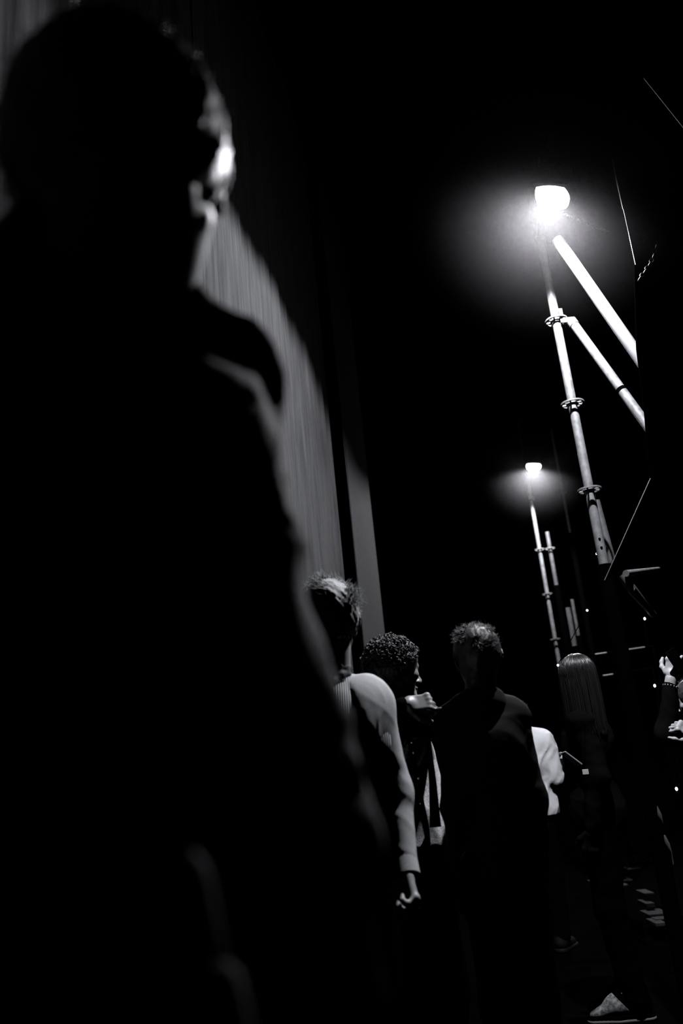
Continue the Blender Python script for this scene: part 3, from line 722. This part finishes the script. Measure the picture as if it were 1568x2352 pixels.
    if shoes:
        for q in (-1, 1):
            c = an[q] + B.f * 0.05 * s; SF = Fr((c[0], c[1], 0), yaw + q * -6)
            S = Field(SF(0, 0, 0) - 0.2, SF(0, 0, 0) + 0.2, 0.006)
            S.cap(SF(-0.075, 0, 0.05), SF(-0.06, 0, 0.085), 0.036, 0.042, 0.03); S.cap(SF(-0.05, 0, 0.055), SF(0.085, 0, 0.03), 0.042, 0.034, 0.03); S.cut((0, 0, 0.02), (0, 0, -1))
            so = rel('shoe', *S.mesh(), M['dull'])
            S = Field(SF(0, 0, 0) - 0.2, SF(0, 0, 0) + 0.2, 0.006)
            S.cap(SF(-0.075, 0, 0.01), SF(0.09, 0, 0.01), 0.042, 0.044, 0.01); S.cut((0, 0, 0.024), (0, 0, 1)); S.cut((0, 0, 0.001), (0, 0, -1)); rel('sole', *S.mesh(), M['dull'], so)
    if hair: hair(hf, s * hs, rel)
    return dict(root=root, fr=B, hf=hf, nb=nb, sh=sh, el=el, wr=wri, base=base3, rel=rel, s=s, top=tp)

def short_hair(m, n=1500, ln=0.035, up=0.5, fwd=0.3, thick=0.014, seed=2, umin=-0.02, rad=0.0011, jitter=0.5, lump=0.003, nape=-0.06):
    def go(fr, s, rel):
        parts = [hair_cap(fr, s, thick, 0.35, nape=nape, wr=lump, seed=seed)]
        R, N = scalp(fr, s, n, thick - 0.006, umin=umin, seed=seed); r = np.random.default_rng(seed)
        cl = r.normal(size=(40, 3)); cp = R[r.integers(0, n, 40)]
        k = np.argmin(((R[:, None] - cp[None]) ** 2).sum(-1), 1)
        D = N * 0.55 + fr.u * up + fr.f * fwd + cl[k] * 0.45
        parts.append(strands(R, D, r.uniform(0.5, 1.0, n) * ln, rad, 4, sag=-0.9 * N + fr.f * 0.4, jitter=jitter, seed=seed))
        rel('hair', *join(parts), m)
    return go
def curly_hair(m, seed=4):
    def go(fr, s, rel):
        parts = [hair_cap(fr, s, 0.012, 0.25, nape=-0.045, wr=0.004, seed=seed)]
        R, N = scalp(fr, s, 620, 0.014, umin=-0.005, seed=seed); r = np.random.default_rng(seed); mb = MB()
        for p, n_ in zip(R, N):
            a = unit(np.cross(n_, r.normal(size=3))); b = np.cross(n_, a); q = unit(a + n_ * r.uniform(-0.8, 0.8)); w_ = unit(np.cross(q, r.normal(size=3)))
            mb.torus(p + n_ * r.uniform(-0.002, 0.012), r.uniform(0.0055, 0.0095), 0.0022, q, w_, 1.0, 9, 4)
        parts.append((np.vstack(mb.v), mb.f)); rel('hair', *join(parts), m)
    return go
def long_hair(m, ln=0.36, n=1700, seed=6):
    def go(fr, s, rel):
        S = Field(fr.o + np.array((-0.2, -0.2, -0.45)), fr.o + 0.2, 0.006); P = lambda f, r, u: fr(f * s, r * s, u * s)
        S.ell(P(-0.01, 0, 0.030), np.array((0.102, 0.079, 0.089)) * s, fr.A)
        S.cap(P(-0.045, -0.03, -0.02), P(-0.075, -0.04, -ln + 0.06), 0.056 * s, 0.035, 0.04); S.cap(P(-0.045, 0.03, -0.02), P(-0.075, 0.04, -ln + 0.06), 0.056 * s, 0.035, 0.04)
        S.cut(P(0.07, 0, 0.02), fr.f - fr.u * 0.5); parts = [S.mesh()]
        r = np.random.default_rng(seed)
        t = r.uniform(-1, 1, n); R, D, Ls = [], [], []
        for i in range(n):
            ff = r.uniform(-0.03, 0.07); sd = 1 if r.uniform() > 0.5 else -1
            top = P(ff - 0.01, sd * 0.004, 0.034 + 0.0965 * math.sqrt(max(0.05, 1 - (ff / 0.11) ** 2)))
            g = r.uniform(0.2, 1.0); pts = []
            R.append(top); an_ = r.uniform(-0.35, 3.49); D.append(fr.r * math.cos(an_) - fr.f * math.sin(an_) - fr.u * 0.05); Ls.append(r.uniform(0.75, 1.0) * (ln + 0.12))
        R = np.array(R); D = np.array(D); segs = 14; d = D / np.linalg.norm(D, axis=1)[:, None]; P_ = [R]; L_ = np.array(Ls)[:, None] / segs
        cen = P(-0.012, 0, 0.03); off = r.uniform(0.0, 0.013, n) ** 1.0; rad_ = r.uniform(0.0009, 0.0024, (n, 1, 1))
        for i in range(segs):
            nx = P_[-1] + d * L_
            q = (nx - cen) @ fr.A.T / (np.array((0.109, 0.086, 0.095)) * s + off[:, None]); m_ = np.linalg.norm(q, axis=1); up_ = q[:, 2] > -0.35
            fix = np.where((m_ < 1.02)[:, None] | up_[:, None], cen + ((nx - cen).T / np.maximum(m_, 1e-3)).T * 1.0, nx)
            nx = np.where(up_[:, None], fix, nx); d = nx - P_[-1]; d /= np.linalg.norm(d, axis=1)[:, None] + 1e-9
            d = d * 0.75 + np.where(up_[:, None], -fr.u * 0.25, -np.array([0, 0, 0.6])); d /= np.linalg.norm(d, axis=1)[:, None]; P_.append(nx)
        Pp = np.stack(P_, 1); T = np.gradient(Pp, axis=1); T /= np.linalg.norm(T, axis=2)[..., None] + 1e-9
        u = np.cross(T, r.normal(size=(n, 1, 3))); u /= np.linalg.norm(u, axis=2)[..., None] + 1e-9; w_ = np.cross(T, u)
        ring = [Pp + rad_ * (math.cos(a) * u + math.sin(a) * w_) for a in (0, 2.094, 4.189)]; V = np.stack(ring, 2).reshape(-1, 3); Sg = segs + 1
        i = np.arange(n)[:, None, None] * Sg * 3 + np.arange(segs)[None, :, None] * 3 + np.arange(3)[None, None, :]
        j = np.arange(n)[:, None, None] * Sg * 3 + np.arange(segs)[None, :, None] * 3 + (np.arange(3)[None, None, :] + 1) % 3
        parts.append((V, np.stack([i, j, j + 3, i + 3], -1).reshape(-1, 4)))
        rel('hair', *join(parts), m)
    return go

def base_under(x, y, Y, f=0.02, yaw=90): 
    p = at(x, y, Y); a = math.radians(yaw); return (p[0] - f * math.cos(a), p[1] - f * math.sin(a))

# A: foreground silhouette seen from behind
hA = at(276, 428, 0.66)
A = person('large out-of-focus foreground person in a black jacket seen from behind at left', (-0.228, 0.70), 1.93, 128, head=(-22, -24, -8), head_at=hA, ws=0.60, girth=0.85, hs=1.01, coat=True, collar_up=0.03, dark_hands=(1, -1),
           arms={1: (at(525, 1290, 0.74), at(765, 1940, 0.68), dict(d=(0.1, 0.0, -1.0), palm=(-1, 0, 0), side=None)), -1: ('L', (0.12, -0.24, 1.15), (0.34, -0.12, 1.1))},
           top='jacket', topm=M['jacket'], hem=0.70, puff=0.014, wr=0.006, hair=short_hair(M['hairtip'], 1600, 0.028, 0.5, 0.1, 0.020, seed=8), seed=21, vox=0.006, collar=0.018)
st = MB()
for q in ([(432, 1960), (442, 1996), (462, 2040), (476, 2110), (500, 2185)], [(505, 2212), (520, 2250), (545, 2330), (560, 2400)]):
    st.tube([at(x, y, 0.50) - A['base'] for x, y in q], [0.004, 0.008, 0.0065, 0.006, 0.004][:len(q)], 10)
st.build('lit_edge_strip', M['jacket'], A['root'])  # strips added to show a lit edge low on the jacket
# B: pale ribbed jumper
hB = at(752, 1432, 2.62)
B_ = person('man with fair tousled hair in a pale ribbed jumper behind the foreground person', base_under(735, 1412, 2.62, 0.0, 84), 1.70, 84, head=(20, -3, 0), head_at=hB, lean=(0.0, 0.01), ws=0.72, hs=1.12, hump=((-0.03, 0.03, 1.31), (0.14, 0.16, 0.165)),
            arms={1: (at(900, 1822, 2.60), at(930, 2000, 2.50), dict(d=at(950, 2075, 2.45) - at(930, 2000, 2.50), palm=(-1.0, -0.15, 0.0), side=1, curls=[0.75, 0.9, 0.95, 1.0], thumb=0.8)), -1: None},
            top='jumper', topm=M['rib'], raglan=M['knit'], hem=0.92, puff=0.014, wr=0.0015, hair=short_hair(M['hairfair'], 2400, 0.05, 0.45, 0.2, 0.012, seed=12, umin=0.02), seed=5, vox=0.007, collar=0.0)
S = Field(B_['nb'] - 0.16, B_['nb'] + 0.16, 0.005)
for k_ in range(4):
    ring = [B_['nb'] + np.array([0, 0, 0.034 + k_ * 0.02]) + B_['fr'].f * (0.075 - k_ * 0.003) * math.cos(a) + B_['fr'].r * (0.075 - k_ * 0.003) * math.sin(a) + np.array([0, 0, 0.008 * math.sin(3 * a + k_ * 1.7)]) for a in np.linspace(0, 2 * math.pi, 17)]
    for a, b in zip(ring[:-1], ring[1:]): S.cap(a, b, 0.013, k=0.006)
S.wrinkle(0.002, 60, 9); B_['rel']('neck_scarf', *S.mesh(), M['scarf'])
# C: curly hair, in profile to the right
hC = at(905, 1540, 3.15)
C_ = person('curly-haired man facing right in a dark jacket over a long pale tweed shirt', base_under(905, 1540, 3.15, 0.02, 35), 1.66, 35, head=(-5, -4, 0), head_at=hC, ws=0.95,
            arms={-1: (at(872, 1705, 2.95), at(922, 1622, 2.90), dict(d=at(975, 1611, 2.90) - at(922, 1618, 2.90), palm=(0.3, 0.9, -0.5), side=-1, curls=[0.1, 0.95, 1.0, 1.0], thumb=0.2)), 1: ('L', (-0.17, 0.15, 1.13), (-0.2, 0.13, 0.9))},
            top='jacket', topm=M['black'], hem=at(925, 1700, 3.05)[2], puff=0.006, wr=0.003, skin=M['skindark'], hair=curly_hair(M['hair']), seed=31)
fr = C_['fr']; lo = fr.o + (-0.28, -0.28, 0.78); S = Field(lo, fr.o + (0.28, 0.28, 1.4), 0.007)
S.ell(fr(0, 0, 1.2), (0.105, 0.14, 0.2), fr.A, 0.05); S.cap(fr(0, -0.05, 1.2), fr(0, -0.06, 0.83), 0.085, 0.185, 0.05); S.cap(fr(0, 0.05, 1.2), fr(0, 0.06, 0.83), 0.085, 0.185, 0.05)
S.wrinkle(0.007, 15, 77, aniso=(1, 1, 0.3)); S.cut((0, 0, at(968, 1945, 3.02)[2]), (0, 0, -1)); S.cut((0, 0, at(925, 1690, 3.05)[2]), (0, 0, 1))
sh_ = C_['rel']('tweed_shirt', *S.mesh(), M['tweed'])
for q, wd in (([(938, 1690), (946, 1730), (958, 1790), (968, 1850), (978, 1900), (984, 1940)], [5, 5, 6, 7, 7, 5]), ([(983, 1690), (988, 1740), (994, 1800), (1000, 1900)], [5, 6, 8, 12])):
    P_ = [at(x, y, 2.93) for x, y in q]; V = []; F = []
    for p, w_ in zip(P_, wd):
        for dx, dy in ((-w_ / 640, 0), (-w_ / 640, 0.012), (w_ / 640, 0.012), (w_ / 640, 0)): V.append(p + (dx, dy, 0) - C_['base'])
    for i in range(len(P_) - 1):
        for j in range(4): F.append((i * 4 + j, i * 4 + (j + 1) % 4, i * 4 + 4 + (j + 1) % 4, i * 4 + 4 + j))
    F += [(0, 1, 2, 3), tuple(len(V) - 4 + j for j in (3, 2, 1, 0))]
    st = link('hanging_strap', V, F, M['black'], C_['root'], smooth=False)
    if len(q) == 6:
        for x, y in ((945, 1706), (949, 1729), (960, 1788), (965, 1846)): MB().ball(at(x, y, 2.922) - C_['base'], 0.004, seg=8, rings=6).build('stud', M['metalbright'], st)
# D: black figure in the middle
hD = at(1096, 1512, 2.95)
D_ = person('dark-haired figure in black seen from behind in the middle of the group', base_under(1083, 1512, 2.95, 0.02, 92), 1.63, 92, head=(0, -3, 0), head_at=hD, ws=0.58, girth=0.95,
            top='jacket', topm=M['charcoal'], hem=0.78, puff=0.012, wr=0.005, hair=short_hair(M['hair'], 2600, 0.034, 0.3, 0.3, 0.010, seed=17, umin=0.02, rad=0.0013, nape=-0.10), seed=41, collar=0.026, dark_hands=(1, -1))
# E: white T-shirt
hE = at(1188, 1648, 6.0)
E_ = person('man in a loose white T-shirt standing behind the dark figure', base_under(1186, 1648, 6.0, 0.02, 60), 1.60, 60, head=(0, -6, 0), head_at=hE, ws=0.98,
            arms={1: (at(1270, 1785, 5.9), at(1290, 1752, 6.1)), -1: (at(1240, 1770, 6.3), at(1282, 1752, 6.3))},
            top='shirt', topm=M['tee'], hem=at(1245, 1872, 6.0)[2], puff=0.035, wr=0.010, sleeve_to=0.5, dark_arms=M['black'], collar=0.008, hair=short_hair(M['hair'], 700, 0.03, seed=23), seed=51)
a, b, c = at(1297, 1726, 4.08), at(1337, 1756, 4.08), at(1279, 1736, 4.13)
e1 = unit(b - a); e2 = unit((c - a) - e1 * np.dot(c - a, e1) + np.array([0, 0.3, 0])); e2 = unit(e2 - e1 * np.dot(e2, e1)); e3 = np.cross(e1, e2); cen = (a + b) / 2 + e2 * 0.037
tb = thing('tablet', 'thin tablet with bright edges between the white T-shirt and long-haired woman', 'tablet', tuple(cen))
MB().box((0, 0, 0), (np.linalg.norm(b - a) / 2, 0.037, 0.004), e1, e2, e3, bev=0.002).build('case', M['aluminium'], tb, smooth=False)
MB().box(e3 * 0.0042, (np.linalg.norm(b - a) / 2 - 0.006, 0.032, 0.0006), e1, e2, e3).build('screen', M['glass'], tb, smooth=False)
# F: long hair
hF = at(1326, 1560, 4.35)
F_ = person('woman with long straight dark hair and patterned trainers facing left', tuple(np.array(base_under(1328, 1560, 4.35, 0.02, 165)) + (-0.025, 0.06)), 1.66, 165, head=(-68, -2, 0), head_at=hF, ws=0.66,
            top='jumper', topm=M['black'], hem=0.80, puff=0.016, wr=0.004, hair=long_hair(M['hairlong']), seed=61, shoes=False, dark_hands=(1, -1))
for k_, (ox, oy) in enumerate(((1.055, 4.34), (1.10, 4.52))):  # far shoe coloured near-black so it stays lost in the dark
    SF = Fr((ox, oy, 0), 176); bs = F_['base']
    for sg in (-1, 1):
        S = Field(SF(0, 0, 0) - (0.22, 0.22, 0.02), SF(0, 0, 0) + (0.22, 0.22, 0.2), 0.004)
        S.cap(SF(0.125, 0, 0.030), SF(0.02, 0, 0.060), 0.020, 0.042, 0.03); S.cap(SF(0.02, 0, 0.062), SF(-0.10, 0, 0.055), 0.040, 0.034, 0.03)
        S.cap(SF(0.045, 0, 0.075), SF(-0.01, 0, 0.112), 0.022, 0.026, 0.02); S.cap(SF(-0.10, 0, 0.05), SF(-0.118, 0, 0.09), 0.028, 0.020, 0.02)
        S.ell(SF(-0.065, 0, 0.125), (0.045, 0.028, 0.035), SF.A, 0.015, True); S.cut((0, 0, 0.028), (0, 0, -1)); S.cut(SF(-0.05, 0, 0.03), (SF.f - SF.u * 0.9) * sg)
        v_, f_ = S.mesh()
        if sg < 0: sh_ = link('shoe', v_ - bs, f_, M['knitshoe'] if k_ == 0 else M['deepblack'], F_['root'])
        else: link('heel_counter', v_ - bs, f_, M['deepblack'], sh_)
    for zlo, zhi, nm, mm, gr in ((0.014, 0.032, 'midsole', M['deepblack'], 0.002), (0.0015, 0.016, 'sole', M['sole'] if k_ == 0 else M['deepblack'], 0.004)):
        S = Field(SF(0, 0, 0) - (0.22, 0.22, 0.02), SF(0, 0, 0) + (0.22, 0.22, 0.1), 0.004)
        S.cap(SF(0.128, 0, zlo + 0.008), SF(0.02, 0, zlo + 0.008), 0.026 + gr, 0.043 + gr, 0.01); S.cap(SF(0.02, 0, zlo + 0.008), SF(-0.112, 0, zlo + 0.008), 0.043 + gr, 0.036 + gr, 0.01)
        S.cut((0, 0, zhi), (0, 0, 1)); S.cut((0, 0, zlo), (0, 0, -1)); link(nm, S.mesh()[0] - bs, S.mesh()[1], mm, sh_)
    lc = MB()
    for i in range(5):
        f_ = 0.07 - i * 0.021; z_ = 0.070 + i * 0.0145
        lc.tube([SF(f_ + 0.004, -0.024, z_ - 0.012) - bs, SF(f_, -0.012, z_ + 0.003) - bs, SF(f_, 0.012, z_ + 0.003) - bs, SF(f_ - 0.004, 0.024, z_ - 0.012) - bs], 0.0032, 6)
    lc.tube([SF(-0.012, -0.006, 0.136) - bs, SF(-0.03, -0.02, 0.13) - bs, SF(-0.045, -0.03, 0.115) - bs], 0.003, 6)
    lc.build('laces', M['lace'] if k_ == 0 else M['deepblack'], sh_)
bd = at(1344, 1773, 4.1); nbg = thing('name_badge', 'small white badge on a cord at the long-haired woman waist', 'badge', tuple(bd))
MB().box((0, 0, 0), (0.0145, 0.002, 0.0115), X=(1, 0, -0.02), bev=0.001).build('card', M['paper'], nbg, smooth=False)
MB().tube([(0, 0.002, 0.011), (0.02, 0.04, 0.2), hF + np.array((0.0, -0.07, -0.2)) - bd], 0.0015, 6).build('lanyard', M['deepblack'], nbg)
# G: raised hand at the right edge
hG = at(1600, 1610, 4.3)
G_ = person('person at the right edge raising a bare forearm with a bracelet', base_under(1600, 1610, 4.3, 0.02, 150), 1.63, 150, head=(0, 0, 0), head_at=hG, ws=0.92,
            arms={-1: (at(1532, 1690, 4.05), at(1540, 1560, 4.05), dict(d=at(1548, 1500, 4.05) - at(1540, 1560, 4.05), palm=(0.6, 1.0, 0.0), side=1, curls=[0.8, 0.85, 0.7, 0.4], thumb=0.3)),
                  1: (at(1625, 1760, 4.05), at(1600, 1696, 3.95), dict(d=at(1552, 1664, 3.95) - at(1600, 1696, 3.95), palm=(0, 0.8, -0.6), side=1, curl=1.0))},
            top='jacket', topm=M['black'], hem=0.80, puff=0.012, wr=0.006, sleeve_to=0.93, hair=short_hair(M['hair'], 600, 0.03, seed=29), seed=71)
bp = at(1539, 1577, 4.05); ax = unit(at(1548, 1500, 4.05) - at(1540, 1560, 4.05)); u_ = unit(np.cross(ax, (0, 1, 0))); w_ = np.cross(ax, u_); br = MB()
for i in range(14):
    a = 2 * math.pi * i / 14; br.ball(bp - G_['base'] + 0.033 * (math.cos(a) * u_ + math.sin(a) * w_), 0.005, seg=8, rings=6)
br.build('bracelet', M['metalbright'], G_['root'])
for q in ([(1507, 1850), (1513, 1872), (1521, 1892)], [(1525, 1918), (1531, 1938), (1541, 1958), (1546, 1985)]):
    MB().tube([at(x, y, 4.05) - G_['base'] for x, y in q], [0.004, 0.012, 0.004, 0.003][:len(q)], 10).build('lit_fold', M['foldpale'], G_['root'])  # pale tubes added in place of lit clothing folds
ph = at(1551, 1516, 4.02); p_ = thing('mobile_phone', 'dark phone gripped in the raised hand at the right edge', 'phone', tuple(ph))
MB().box((0, 0, 0), (0.03, 0.0045, 0.055), X=(0.9, 0.3, 0.5), Y=(-0.3, 0.95, 0.0), Z=np.cross(unit((0.9, 0.3, 0.5)), unit((-0.3, 0.95, 0.0))), bev=0.003).build('phone_body', M['blackmetal'], p_, smooth=False)
# H: pale hair glimpsed between the jumper and the curly hair
hH = at(868, 1560, 4.4)
H_ = person('half-hidden person whose ashen hair shows beside the curly head', base_under(868, 1560, 4.4, 0.02, 100), 1.60, 100, head=(20, -2, 0), head_at=hH, ws=0.85,
            top='jumper', topm=M['black'], hem=0.80, puff=0.016, wr=0.004, hair=long_hair(M['hairgrey'], 0.22, 900, seed=37), seed=81)
bpy.context.view_layer.update()
